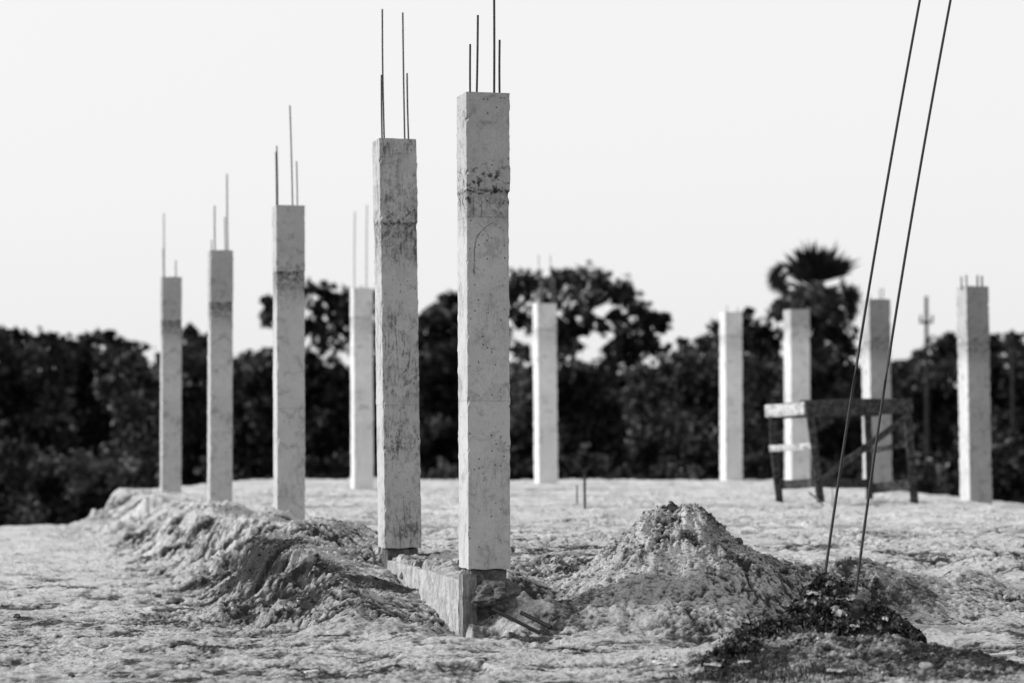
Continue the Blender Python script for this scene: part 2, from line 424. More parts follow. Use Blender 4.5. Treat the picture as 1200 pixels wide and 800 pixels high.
# ------------------------------------------------------------------ columns
def tube(points, radii, n=6, cap=True):
    V, Fc = [], []
    pts = [Vector(p) for p in points]
    for i, p in enumerate(pts):
        d = (pts[min(i + 1, len(pts) - 1)] - pts[max(i - 1, 0)]).normalized()
        a = d.orthogonal().normalized() if abs(d.z) < .9 else Vector((1, 0, 0)).cross(d).normalized()
        b = d.cross(a)
        for k in range(n):
            t = 2 * math.pi * k / n
            V.append(p + (a * math.cos(t) + b * math.sin(t)) * radii[i])
    for i in range(len(pts) - 1):
        for k in range(n):
            Fc.append((i * n + k, i * n + (k + 1) % n, (i + 1) * n + (k + 1) % n, (i + 1) * n + k))
    if cap:
        Fc.append(tuple(range(n))[::-1]); Fc.append(tuple(range((len(pts) - 1) * n, len(pts) * n)))
    return V, Fc

def rod(name, p0, p1, r, mat, parent=None, ribs=False, bend=0.):
    p0, p1 = Vector(p0), Vector(p1); L = (p1 - p0).length
    n = max(2, int(L / .008)) if ribs else max(3, int(L / .1))
    pts, rad = [], []
    side = Vector((random.uniform(-1, 1), random.uniform(-.5, .5), 0)).normalized() * bend
    for i in range(n + 1):
        t = i / n
        pts.append(p0.lerp(p1, t) + side * math.sin(math.pi * t) * L)
        rad.append(r * (1.12 if (ribs and i % 2) else 1.))
    V, Fc = tube(pts, rad, 7)
    return mesh_obj(name, V, Fc, mat, parent, smooth=not ribs)

def shaft(w, H, lean, joint, seed, z0=.0, cell=.02, ledge=.006, mat=None, parent=None, name='shaft', fin=.004, jog=.0):
    """square cast column skin with chipped arrises, a ledge at the cold joint and slightly wavy faces"""
    n = max(4, int(w / cell)); m = max(8, int((H - z0) / cell))
    loop = []
    for k in range(4 * n):
        sd, i = divmod(k, n); t = -.5 + i / n
        loop.append([(t, -.5), (.5, t), (-t, .5), (-.5, -t)][sd])
    loop = np.array(loop) * w
    zz = np.linspace(z0, H, m + 1)
    V = []
    LX = np.tile(loop[:, 0], m + 1); LY = np.tile(loop[:, 1], m + 1); ZZ = np.repeat(zz, 4 * n)
    per = np.tile(np.arange(4 * n) * (w / n), m + 1)
    # outward direction
    nx = np.where(np.abs(np.abs(LX) - w / 2) < 1e-6, np.sign(LX), 0); ny = np.where(np.abs(np.abs(LY) - w / 2) < 1e-6, np.sign(LY), 0)
    corner = (nx != 0) & (ny != 0)
    d = .0022 * fbm(per, ZZ, 2.3, 4, seed) + .0012 * fbm(per, ZZ, 14, 2, seed + 5)
    jz = joint + .02 * pn(per * 6, ZZ * 0, seed + 9)
    d = d + ledge * sm(-.004, .004, ZZ - jz) * (1 - .0 * ZZ)
    d = d - .008 * np.exp(-((ZZ - jz + .03) / .02) ** 2) * np.clip(pn(per * 9, ZZ * 9, seed + 3) + .3, 0, 1)
    chip = np.clip(pn(per * 2 + 3, ZZ * 9, seed + 11) + .5 * pn(per, ZZ * 27, seed + 12) - .25, 0, 1)
    dc = np.where(corner, -.0030 - .030 * chip + fin * np.clip(pn(per * 0 + np.sign(LX) * 3.3, ZZ * 13, seed + 15) * 1.5 - .1, 0, 1) * 1.4, 0)
    d = d + dc
    LX = LX + nx * d + jog * sm(-.004, .004, ZZ - jz); LY = LY + ny * d
    LX = LX + lean[0] * ZZ / H; LY = LY + lean[1] * ZZ / H
    bot = np.repeat(np.arange(m + 1), 4 * n) == 0
    ZZ = ZZ + np.where(bot, .012 * pn(per * 7, per * 0, seed + 20), 0) 
    topm = np.repeat(np.arange(m + 1), 4 * n) == m
    ZZ = ZZ + np.where(topm, .005 * pn(per * 8, per * 0, seed + 21), 0)
    V = np.stack([LX, LY, ZZ], 1).tolist()
    Fc = []
    q = 4 * n
    for j in range(m):
        for k in range(q):
            Fc.append((j * q + k, j * q + (k + 1) % q, (j + 1) * q + (k + 1) % q, (j + 1) * q + k))
    V.append([lean[0], lean[1], H + .004]); c = len(V) - 1
    for k in range(q): Fc.append((m * q + k, m * q + (k + 1) % q, c))
    V.append([0, 0, z0]); c = len(V) - 1
    for k in range(q): Fc.append(((k + 1) % q, k, c))
    return mesh_obj(name, V, Fc, mat, parent)

MC = {
    'near': concrete('cast concrete, air holes', .385, streak=.34, band=.45, seed=1., pits=1., upper=.84, drip=True),
    'streak': concrete('cast concrete, drip streaks', .375, streak=.75, band=.42, seed=2., pits=.8, upper=.95),
    'band': concrete('cast concrete, dark joint band', .39, streak=.25, band=.75, seed=3., pits=.5, upper=.88, joint=2.55),
    'band2': concrete('cast concrete, smooth dark top', .38, streak=.2, band=.8, seed=4., pits=.3, upper=.78, joint=2.56),
    'pale': concrete('pale cast concrete', jl_=.15, tone=.58, streak=.14, band=.35, seed=5., pits=.3, upper=.97, joint=2.75),
    'pale2': concrete('pale blotched cast concrete', jl_=.15, tone=.56, streak=.2, band=.45, seed=6., pits=.4, upper=.6, joint=2.88),
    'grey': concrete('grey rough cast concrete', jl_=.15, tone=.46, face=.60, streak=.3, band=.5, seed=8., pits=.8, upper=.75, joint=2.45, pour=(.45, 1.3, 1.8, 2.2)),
}
# bottom centre x, top centre x, base y, top y, h, width, material, bars[(x_top, y_top, x_foot, back?)]
COLS = [
 (568, 565, 672, 112, 560, .292, 'near', 'nearest tallest concrete column, air-holed, with four ribbed bars on top', [(551, 52, 551, 1, .0075), (560, 18, 558.5, 0, .008), (579, -12, 579, 1, .0085), (585.5, 47, 585.5, 0, .008)]),
 (468.5, 462, 650, 165, 485, .288, 'streak', 'concrete column streaked with dark drips, standing on the low beam end', [(448, 11, 450.5, 0, .007), (447, 88, 448, 1, .007), (472, 15, 474.5, 1, .007), (477, 86, 479, 0, .007)]),
 (339, 338, 612, 242, 368, .288, 'band', 'concrete column third nearest in the left row, dark band under its top section', [(339.7, 123.5, 343, 0, .008), (324.3, 171, 325.5, 1, .008), (323.2, 178, 324, 0, .007), (347.5, 189, 348.5, 1, .007)]),
 (257.5, 258.5, 590, 294, 294, .288, 'band2', 'slim concrete column with smooth dark top, second from the left edge', [(251.5, 241, 252, 0, .008), (266, 204, 267, 0, .008), (263.5, 254, 264.5, 1, .007), (248, 281, 248, 1, .006)]),
 (200, 200.5, 580, 325, 255, .288, 'band2', 'leftmost and shortest-looking concrete column beside the soil bank', [(192, 250, 192.5, 0, .007), (206, 305, 206.3, 0, .008), (191, 291, 191.5, 1, .006)]),
 (424.5, 423.5, 571, 338, 232, .318, 'pale', 'pale concrete column half hidden behind the streaked column', [(416, 248, 415.5, 0, .007), (430, 240, 429.5, 0, .007)]),
 (640, 638, 567, 356, 211, .352, 'pale', 'pale concrete column standing alone right of the nearest column', [(631, 298, 633, 0, .006), (645, 298, 646, 0, .006), (635, 330, 636, 1, .006), (649, 325, 649.5, 1, .006)]),
 (857, 856.5, 563.5, 366, 198, .345, 'pale', 'pale bare concrete column between the sand heap and the wooden trestle', [(852, 358, 852, 0, .007), (864, 360, 864, 0, .007)]),
 (934.7, 933.5, 563, 363, 200, .385, 'pale2', 'pale concrete column behind the left end of the wooden trestle', [(927.5, 350, 928, 0, .011), (941.5, 350.5, 941.5, 0, .011), (931, 356, 931, 1, .01), (938, 356, 938, 1, .01)]),
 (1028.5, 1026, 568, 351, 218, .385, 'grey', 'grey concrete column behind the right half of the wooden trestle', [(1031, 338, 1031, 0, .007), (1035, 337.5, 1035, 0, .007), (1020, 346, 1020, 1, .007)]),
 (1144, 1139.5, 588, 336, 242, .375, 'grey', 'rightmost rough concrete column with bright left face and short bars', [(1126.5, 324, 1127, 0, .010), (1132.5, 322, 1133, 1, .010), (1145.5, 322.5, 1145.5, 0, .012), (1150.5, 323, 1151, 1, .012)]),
]
for i, (xb, xt, yb, yt, h, w, mk, lab, bars) in enumerate(COLS):
    Y = 9066 / h + w * .5
    b = P(xb, yb, Y); t = P(xt, yt, Y)
    H = t.z - b.z; lx = t.x - b.x
    root = empty('concrete_column', b, lab, 'column', 'concrete columns of the unfinished building')
    z0 = {0: .040, 1: .060, 2: .035}.get(i, -.5)
    near = i < 3
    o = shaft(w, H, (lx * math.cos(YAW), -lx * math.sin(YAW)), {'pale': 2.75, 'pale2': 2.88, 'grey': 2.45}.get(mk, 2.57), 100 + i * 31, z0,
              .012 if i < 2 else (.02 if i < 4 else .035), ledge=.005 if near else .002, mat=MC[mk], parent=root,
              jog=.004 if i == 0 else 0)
    o.rotation_euler = (0, 0, YAW)
    if near:    # recessed dark starter under the cast shaft
        k = shaft(w - .045, z0 - .006, (0, 0), 9, 300 + i, -.62, .02, 0, M_DARKCON, root, 'starter_block')
        k.rotation_euler = (0, 0, YAW)
    for (bx, by, fx, back, r) in bars:
        yy = Y + (w * .30 if back else -w * .30)
        tp = P(bx, by, yy); ft = P(fx, yt, yy)
        p0 = ft - b; p0.z = H - .05
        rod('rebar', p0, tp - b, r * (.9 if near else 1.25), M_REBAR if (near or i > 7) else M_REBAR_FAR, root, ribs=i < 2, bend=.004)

# ------------------------------------------------------------------ low beam between the two nearest columns
def lumpy_box(name, L, W, Ht, mat, parent=None, cell=.02, amp=.006, seed=0):
    """box along +Y from 0..L, x in -W/2..W/2, z -Ht..0, rough faces"""
    V, Fc = [], []
    def face(o, u, v, nu, nv):
        s = len(V)
        for j in range(nv + 1):
            for i in range(nu + 1):
                V.append(Vector(o) + Vector(u) * (i / nu) + Vector(v) * (j / nv))
        for j in range(nv):
            for i in range(nu):
                a = s + j * (nu + 1) + i
                Fc.append((a, a + 1, a + nu + 2, a + nu + 1))
    nL, nW, nH = (max(2, int(q / cell)) for q in (L, W, Ht))
    w = W / 2
    face((-w, 0, -Ht), (W, 0, 0), (0, 0, Ht), nW, nH); face((w, L, -Ht), (-W, 0, 0), (0, 0, Ht), nW, nH)
    face((w, 0, -Ht), (0, L, 0), (0, 0, Ht), nL, nH); face((-w, L, -Ht), (0, -L, 0), (0, 0, Ht), nL, nH)
    face((-w, 0, 0), (W, 0, 0), (0, L, 0), nW, nL); face((-w, L, -Ht), (W, 0, 0), (0, -L, 0), nW, nL)
    from mathutils import noise as mn
    for p in V:
        q = mn.noise_vector(p * 9 + Vector((seed, 0, 0))) * amp + mn.noise_vector(p * 30 + Vector((seed, 5, 0))) * amp * .5
        p += q
    return mesh_obj(name, V, Fc, mat, parent)

foot = Vector((C1.x, C1.y, 0))
dv = Vector((D[0], D[1], 0)); rv = Vector((math.cos(YAW), math.sin(YAW), 0))
bb = empty('foundation_beam', foot + dv * .10 + Vector((0, 0, -.42)), 'low rough concrete beam joining the two nearest columns, half buried in sand', 'beam')
bm = lumpy_box('beam', 3.2, .17, .62, M_PLINTH, bb, .018, .009, 3)
bm.location = rv * (-.146 + .083) + Vector((0, 0, .42 - .035)) + dv * .02; bm.rotation_euler = (0, 0, YAW)
ps = lumpy_box('end_pier', .12, .095, .62, M_POST, bb, .012, .007, 9)
ps.location = rv * (-.146 + .044) + Vector((0, 0, .42 + .008)) - dv * .10; ps.rotation_euler = (0, 0, YAW)
# broken footing lump under the nearest column
def rock(name, loc, size, mat, parent=None, seed=0, sub=3, flat=.8, rough=.35):
    import bmesh
    from mathutils import noise as mn
    b = bmesh.new(); bmesh.ops.create_icosphere(b, subdivisions=sub, radius=1)
    for v in b.verts:
        n = v.co.copy()
        k = 1 + rough * mn.noise(n * 1.3 + Vector((seed * 3.7, 0, 0))) + rough * .5 * mn.noise(n * 3.1 + Vector((0, seed, 0))) + rough * .3 * mn.noise(n * 7 + Vector((0, seed, 3)))
        v.co = Vector((n.x * k * size[0], n.y * k * size[1], n.z * k * size[2]))
    me = bpy.data.meshes.new(name); b.to_mesh(me); b.free(); me.materials.append(mat)
    o = bpy.data.objects.new(name, me); C.objects.link(o); o.location = loc
    if parent: o.parent = parent
    return o
lump = rock('footing_lump', P(582, 696, 16.13), (.15, .16, .085), M_DARKCON, None, 5, 4, rough=.5)
tag(lump, 'dark lump of footing rubble under the nearest column beside the beam end', 'rubble')

# ------------------------------------------------------------------ loose steel
def on_ground(px, py, lift=.0, y0=12.6, y1=46.5):
    """point where the view line through that spot of the photo meets the ground"""
    ys = np.arange(y0, y1, .02)
    pts = [P(px, py, float(q)) for q in ys]
    zs = terrain(np.array([q.x for q in pts]), ys)
    for q, z in zip(pts, zs):
        if q.z <= z + .0005: return Vector((q.x, q.y, z + lift))
    return pts[-1]
def ground_rod(pa, pb, r, lab, la=.012, lb=.02):
    b = on_ground(*pb, lb); a = P(pa[0], pa[1], b.y + la)
    V, Fc = tube([a.lerp(b, t / 40) for t in range(41)], [r * (1.12 if t % 2 else 1) for t in range(41)], 7)
    mid = (a + b) / 2
    o = mesh_obj('steel_rod', [Vector(v) - mid for v in V], Fc, M_WIRE); o.location = mid
    return tag(o, lab, 'steel rod', 'steel rods lying by the nearest column')
ground_rod((577, 713), (633, 744), .0115, 'longer dark steel rod lying by the foot of the nearest column', .10, .014)
ground_rod((610, 717), (646, 738), .013, 'shorter thicker steel rod lying beside the longer one', .08, .016)
a = on_ground(577, 727)
o = rod('steel_stake', Vector((0, 0, -.1)), Vector((.003, 0, .10)), .006, M_REBAR); o.location = a
tag(o, 'tiny upright steel stake in front of the dug-out footing', 'stake')
for px, yb_, yt_, lab, r in ((676.5, 590, 568, 'shorter thin bar stub sticking up from the sand', .009), (685.5, 596, 557, 'taller bar stub sticking up from the sand, right of a thinner one', .014)):
    a = on_ground(px, yb_)
    t = P(px - .5, yt_, a.y)
    o = rod('bar_stub', Vector((0, 0, -.1)), t - a, r * 1.15, M_WIRE); o.location = a
    tag(o, lab, 'bar stub', 'two bar stubs standing in the open sand')

# ------------------------------------------------------------------ wooden trestle
def board(name, p0, p1, w, t, mat, parent, up=Vector((0, 0, 1)), seed=0):
    """rough sawn timber between two points: w = face height, t = thickness"""
    p0, p1 = Vector(p0), Vector(p1); d = (p1 - p0); L = d.length; d.normalize()
    s = d.cross(up).normalized(); u = s.cross(d).normalized()
    n = max(3, int(L / .05)); V, Fc = [], []
    from mathutils import noise as mn
    prof = [(-.5, -.42), (-.42, -.5), (.42, -.5), (.5, -.42), (.5, .42), (.42, .5), (-.42, .5), (-.5, .42)]
    for i in range(n + 1):
        c = p0 + d * (L * i / n)
        c += mn.noise_vector(Vector((i * .12, seed * 3.3, 0))) * .012
        for k, (a, b) in enumerate(prof):
            j = mn.noise(Vector((i * .3, k * 2.1, seed))) * .005
            V.append(c + s * (a * t + j) + u * (b * w + j))
    for i in range(n):
        for k in range(8):
            Fc.append((i * 8 + k, i * 8 + (k + 1) % 8, (i + 1) * 8 + (k + 1) % 8, (i + 1) * 8 + k))
    Fc.append(tuple(range(8))[::-1]); Fc.append(tuple(range(n * 8, n * 8 + 8)))
    return mesh_obj(name, V, Fc, mat, parent)

TY = 31.6
# feet and heads surveyed as photo spots with distances
fA, hA = P(962, 589, TY), P(949, 484, TY)
fB, hB = P(913.5, 592, TY + .55), P(905, 487, TY + .55)
fC, hC = P(1071.5, 584, TY + .55), P(1063, 484, TY + .5)
fD, hD = P(1019, 586, TY + 1.25), P(1017, 486, TY + 1.2)
O = fA.copy()
tr = empty('wooden_trestle', O, 'weathered wooden trestle stand with a diagonal brace among the far right columns', 'trestle')
L_ = lambda p: p - O
for k, (f, hh, w_) in enumerate(((fA, hA, .10), (fB, hB, .095), (fC, hC, .10), (fD, hD, .09))):
    dn = f - (hh - f).normalized() * .12
    board('leg', L_(dn), L_(hh), w_, .085, M_WOOD, tr, Vector((1, 0, 0)), k)
board('long_beam', L_(P(944, 479, TY - .04)), L_(P(1068, 475, TY + .5)), .20, .07, M_WOOD, tr, seed=7)
board('long_beam', L_(P(907, 482, TY + .6)), L_(P(1030, 479, TY + 1.2)), .19, .07, M_WOOD, tr, seed=8)
board('end_beam', L_(P(898.5, 481.5, TY + .62)), L_(P(945, 478.5, TY - .02)), .165, .06, M_WOOD_LIT, tr, seed=9)
board('end_beam', L_(P(1030, 478, TY + 1.25)), L_(P(1066, 475, TY + .55)), .16, .06, M_WOOD, tr, seed=10)
board('top_board', L_(P(903, 473.5, TY + .65) ), L_(P(1024, 471, TY + 1.22)), .03, .14, M_WOOD, tr, seed=11)
board('top_board', L_(P(940, 470.5, TY + .12)), L_(P(1064, 467.5, TY + .62)), .03, .15, M_WOOD, tr, seed=12)
board('middle_rail', L_(P(902.5, 526, TY + .48)), L_(P(953, 521.5, TY - .02)), .085, .05, M_WOOD_LIT, tr, seed=13)
board('middle_rail', L_(P(1020, 528, TY + 1.2)), L_(P(1068, 519, TY + .55)), .07, .045, M_WOOD, tr, seed=14)
board('bottom_rail', L_(P(915, 568, TY + .58)), L_(P(956, 565.5, TY + .04)), .115, .05, M_WOOD, tr, seed=15)
board('bottom_rail', L_(P(960, 566, TY + .08)), L_(P(1018, 566, TY + 1.22)), .12, .05, M_WOOD, tr, seed=16)
board('bottom_rail', L_(P(1021, 572, TY + 1.1)), L_(P(1068, 567, TY + .5)), .135, .05, M_WOOD, tr, seed=17)
board('diagonal_brace', L_(P(956, 567, TY - .07)), L_(P(1067, 485, TY + .42)), .085, .045, M_WOOD, tr, seed=18)
a = on_ground(967, 593)
for (x0, y0), (x1, y1), r, lab, cat in (((948, 577), (967, 593), .018, 'short stick leaning on the ground at the near trestle leg', 'stick'),
                                   ((975, 571), (975, 594), .010, 'thin upright stick in the sand right of the near trestle leg', 'stick')):
    g = on_ground(x1, y1)
    t = P(x0, y0, g.y + .02)
    V, Fc = tube([Vector((0, 0, -.03)), (t - g) * .5 + Vector((.01, 0, 0)), t - g], [r, r * .9, r * .8], 6)
    o = mesh_obj('stick', V, Fc, simple('stick ' + lab[:5], .12, .24), None); o.location = g; tag(o, lab, cat)

# ------------------------------------------------------------------ stay wires
for (xb, yb_, xm, ym, xt, yt_, lab) in ((965, 686, 1031.5, 260, 1079.5, -8, 'left stay wire rising from the rubbish mound'),
                                       (1004, 686, 1067.5, 260, 1115.5, -8, 'right stay wire rising from the rubbish mound')):
    a = P(xb, yb_, 14.9); b = P(xm, ym, 15.9); c = P(xt, yt_, 16.6)
    # a hanging curve through the three surveyed points, run on past the top of the photo
    pts = []
    for i in range(61):
        t = -.03 + 1.9 * i / 60
        tm_ = .62
        l0 = (t - tm_) * (t - 1) / ((0 - tm_) * (0 - 1)); l1 = t * (t - 1) / (tm_ * (tm_ - 1)); l2 = t * (t - tm_) / (1 * (1 - tm_))
        pts.append(a * l0 + b * l1 + c * l2 - a)
    V, Fc = tube(pts, [.0088] * len(pts), 8)
    o = mesh_obj('stay_wire', V, Fc, M_WIRE, smooth=True); o.location = a
    tag(o, lab, 'wire', 'pair of stay wires')

# ------------------------------------------------------------------ trees
def leaves(centres, size, jitter=.5, aspect=1.5):
    """one bent-free quad per centre, random orientation"""
    n = len(centres)
    a = rng.normal(size=(n, 3)); a /= np.linalg.norm(a, axis=1)[:, None]
    b = rng.normal(size=(n, 3)); b -= (b * a).sum(1)[:, None] * a; b /= np.linalg.norm(b, axis=1)[:, None]
    s = size * (1 + jitter * (rng.random(n) - .5) * 2)
    a = a * (s * aspect * .5)[:, None]; b = b * (s * .5)[:, None]
    V = np.stack([centres - a, centres + b * .9, centres + a, centres - b * .9], 1).reshape(-1, 3)
    Q = np.arange(4 * n).reshape(n, 4)
    return V, Q

def clump_points(clumps, density):
    """clumps: (x,y,z,r) -> many points gathered in sub-clumps, thick near the skin"""
    out = []
    for (x, y, z, r) in clumps:
        k = 26
        subs = rng.normal(size=(k, 3)); subs /= np.linalg.norm(subs, axis=1)[:, None]
        subs *= (r * (.10 + 1.02 * rng.random(k) ** .8))[:, None]; subs[:, 2] *= .8
        rs = r * (.14 + .30 * rng.random(k) ** 1.5)
        for c, q in zip(subs, rs):
            m = max(9, int(density * q * q))
            v = rng.normal(size=(m, 3)); v /= np.linalg.norm(v, axis=1)[:, None]
            v *= (q * np.minimum(np.abs(rng.normal(size=m)), 1.7) * .78)[:, None]
            out.append(v + c + np.array([x, y, z]))
    return np.concatenate(out)

def limb_mesh(segs):
    V, Fc = [], []
    for pts, rad in segs:
        v, f = tube(pts, rad, 7)
        o = len(V); V += v; Fc += [tuple(i + o for i in q) for q in f]
    return V, Fc

def make_tree(name, loc, clumps, label, group, mat, leaf=.16, density=420, cat='tree', trunk_r=.2, trunk_h=None):
    """clumps relative to loc"""
    root = empty(name, loc, label, cat, group)
    pts = clump_points(clumps, density)
    V, Q = leaves(pts, leaf)
    np_quads('crown', V, Q, mat, root)
    cl = sorted(clumps, key=lambda c: -c[3])
    cx = sum(c[0] for c in clumps) / len(clumps)
    zmin = min(c[2] - c[3] * .5 for c in clumps)
    fork = Vector((cx * .4, 0, (trunk_h if trunk_h else max(.6, zmin * .75 + .3))))
    segs = [([(0, 0, -.3), (cx * .1, .05, fork.z * .5), fork], [trunk_r * 1.3, trunk_r, trunk_r * .85])]
    for c in cl[:12]:
        e = Vector(c[:3])
        mid = fork.lerp(e, .5) + Vector((random.uniform(-.25, .25), random.uniform(-.2, .2), random.uniform(0, .3)))
        segs.append(([fork, mid, e], [trunk_r * .55, trunk_r * .35, trunk_r * .1]))
    V, Fc = limb_mesh(segs)
    mesh_obj('trunk', V, Fc, M_BARK, root)
    return root

def copy_tree(o, loc, rz, sc_, label, group=None, mat=None):
    r = o.copy(); C.objects.link(r); r.location = loc; r.rotation_euler = (0, 0, rz); r.scale = sc_
    r['label'] = label
    if group: r['group'] = group
    for ch in list(o.children):
        c = ch.copy(); C.objects.link(c); c.parent = r
    return r

def proto_clumps(h, w, n, low=.25):
    out = []
    for i in range(n):
        t = random.random()
        z = h * (low + (1 - low) * t ** .8)
        rr = w * .5 * math.sin(math.pi * min(1, .18 + .80 * (1 - (t ** 1.6)))) ** .6
        a = random.uniform(0, 2 * math.pi); q = rr * math.sqrt(random.random())
        r = random.uniform(.11, .22) * w
        out.append((q * math.cos(a), q * math.sin(a), z - r * .6, r))
    return out

GZ = -2.35
def base(px, Y): 
    p = P(px, 500, Y); return Vector((p.x, Y, GZ))
def px_clumps(px0, Y, spec, dj=1.2, solid=True):
    """spec: (px, py, r_px) -> clumps relative to the tree's foot"""
    b0 = base(px0, Y); out = []
    # fill the body of the tree under its upper edge
    xs = [q[0] for q in spec]; fill = []
    x = min(xs)
    while x <= max(xs):
        near_ = [q for q in spec if abs(q[0] - x) < 22]
        if near_:
            y = min(max(q[1] for q in near_), max(470, min(q[1] for q in near_) + 40)); 
            ylow = sorted(q[1] for q in near_)[min(len(near_) - 1, len(near_) // 2)]
            y = max(ylow, 440) + random.uniform(0, 14)
            if solid: y = min(q[1] for q in near_) + 20 + random.uniform(0, 5)
            while y < 580:
                fill.append((x + random.uniform(-8, 8), y, random.uniform(13, 21))); y += 24
        x += 21
    spec = list(spec) + fill
    for (x, y, r) in spec:
        p = P(x, y, Y); out.append((p.x - b0.x, random.uniform(-dj, dj), p.z - b0.z, r * 1.28 * Y / F))
    return b0, out

BG = 'trees of the dark belt behind the columns'
# the big open-crowned tree right of the nearest column
spec = [(684,386,10),(716,410,10),(668,384,11),(738,404,10),(660,396,11),(640,392,14),(728,372,9),(690,372,7),(648,352,14),(612,338,20),(632,330,17),(655,328,15),(675,330,20),(697,328,17),(718,338,17),(737,345,13),(748,362,11),(752,380,9),(764,372,9),(775,378,8),(768,410,12),(755,400,12),(742,420,14),
        (612,372,18),(650,375,15),(676,362,12),(697,350,10),(704,384,9),(722,392,12),(738,385,11),(665,400,16),(640,410,16),(606,410,14),(676,432,14),(700,440,13),(722,425,14),(655,440,20),(735,450,18),(620,450,22),(704,470,26),
        (665,480,26),(630,490,26),(745,485,24),(700,515,28),(655,525,28),(615,530,24),(742,530,24),(782,372,5),(778,384,5),(730,352,8),(720,368,6)]
b0, cl = px_clumps(690, 88, spec, solid=False)
make_tree('broadleaf_tree', b0, cl, 'big open-crowned tree with sky showing through, right of the nearest column', BG, M_LEAF, .15, 520, trunk_r=.3)
# tree behind third column, with the left tuft
spec = [(312,362,8),(316,375,8),(310,350,5),(322,352,9),(362,345,11),(378,342,12),(392,350,13),(372,362,9),(362,380,14),(397,372,14),(385,395,16),(410,362,12),(425,352,12),(440,350,12),(452,372,14),(335,385,16),(340,360,12),
        (420,395,18),(450,400,16),(370,425,20),(400,440,20),(440,435,20),(340,420,18),(350,460,22),(390,480,24),(430,480,24),(360,510,24),(405,525,26),(440,530,24),(345,545,20),(470,490,20),(465,440,18)]
b0, cl = px_clumps(385, 84, spec, solid=False)
make_tree('broadleaf_tree', b0, cl, 'dense dark tree with a loose tuft on its left, behind the third column', BG, M_LEAF, .15, 520, trunk_r=.3)
# tree between the two nearest columns
spec = [(522,352,9),(534,350,9),(516,362,8),(505,372,10),(495,380,10),(530,372,7),(545,366,10),(512,388,9),(498,400,14),(525,412,14),(548,395,12),(560,372,14),(575,360,14),(590,345,14),(580,385,16),
        (510,430,18),(540,435,18),(570,420,18),(505,465,20),(545,470,22),(580,470,22),(515,505,22),(560,515,24),(520,545,22),(490,430,12),(488,500,14)]
b0, cl = px_clumps(535, 92, spec)
make_tree('broadleaf_tree', b0, cl, 'dark tree showing between the two nearest columns', BG, M_LEAF, .15, 520, trunk_r=.28)
# shrub masses right of it: rounded lighter bushes
spec = [(805,408,12),(828,404,14),(850,410,14),(812,430,18),(842,432,20),(865,430,16),(790,430,10),(800,460,20),(835,465,24),(865,465,18),(815,500,22),(850,505,24),(830,540,24),(800,530,20),(868,540,18)]
b0, cl = px_clumps(830, 80, spec)
make_tree('round_tree', b0, cl, 'rounded tree mass left of the bare column by the trestle', BG, M_LEAF2, .15, 480)
spec = [(760,440,16),(780,432,12),(752,470,18),(780,465,18),(762,500,20),(785,505,18),(770,535,20),(750,540,16),(790,545,14)]
b0, cl = px_clumps(770, 74, spec)
make_tree('round_tree', b0, cl, 'lower pale-leaved tree under the edge of the big open crown', BG, M_LEAF2, .14, 480)
spec = [(872,380,9),(880,365,4),(868,372,4),(885,385,10),(898,392,10),(878,400,14),(900,410,14),(880,430,16),(905,440,18),(880,470,20),(905,480,20),(890,520,22),(875,545,18),(905,545,18),(862,392,7)]
b0, cl = px_clumps(885, 86, spec)
make_tree('broadleaf_tree', b0, cl, 'dark tree with spiky twigs between the bare column and the palm', BG, M_LEAF, .14, 480)
spec = [(1056,432,10),(1070,425,10),(1082,418,8),(1062,450,16),(1085,445,14),(1100,450,12),(1070,480,18),(1098,480,18),(1075,520,20),(1105,520,20),(1090,550,18),(1050,480,14),(1050,520,16),(1062,555,16)]
b0, cl = px_clumps(1080, 95, spec)
make_tree('broadleaf_tree', b0, cl, 'tree behind the taller utility pole', BG, M_LEAF, .15, 460)
spec = [(1105,402,7),(1112,395,6),(1120,402,10),(1108,412,6),(1125,418,10),(1150,410,14),(1135,425,14),(1118,440,8),(1145,450,16),(1125,465,12)]
b0, cl = px_clumps(1130, 95, spec)
make_tree('broadleaf_tree', b0, cl, 'tree with a lacy edge behind the rightmost column', BG, M_LEAF, .14, 460)
spec = [(1165,402,10),(1180,398,10),(1195,405,12),(1212,400,14),(1170,425,14),(1192,430,16),(1215,430,18),(1175,460,18),(1200,465,20),(1180,500,20),(1210,510,22),(1165,530,20),(1195,545,22),(1230,420,18),(1235,460,20),(1150,500,20)]
b0, cl = px_clumps(1190, 90, spec)
make_tree('broadleaf_tree', b0, cl, 'dark tree at the right edge behind the shorter utility pole', BG, M_LEAF, .15, 460)
# left masses
spec = [(-20,392,14),(2,393,11),(20,395,11),(36,400,12),(52,398,10),(14,420,18),(45,425,18),(-15,430,20),(65,412,12),(25,455,24),(60,460,22),(-10,470,24),(35,500,26),(5,520,26),(65,515,24),(40,550,26)]
b0, cl = px_clumps(20, 78, spec)
make_tree('broadleaf_tree', b0, cl, 'dark tree at the left edge', BG, M_LEAF, .14, 480)
spec = [(80,405,11),(95,402,10),(108,396,9),(122,393,9),(134,402,11),(100,425,18),(128,425,16),(85,440,18),(115,455,20),(145,420,12),(90,480,22),(125,490,22),(105,525,24),(150,455,18)]
b0, cl = px_clumps(110, 82, spec)
make_tree('broadleaf_tree', b0, cl, 'knobbly-topped tree left of the leftmost column', BG, M_LEAF, .14, 480)
spec = [(150,425,10),(162,420,8),(172,427,9),(155,445,14),(178,445,14),(150,475,16),(175,480,18),(160,515,20),(185,520,18),(140,545,18),(175,555,18)]
b0, cl = px_clumps(165, 72, spec)
make_tree('small_tree', b0, cl, 'lower paler tree just left of the leftmost column', BG, M_LEAF2, .13, 460)
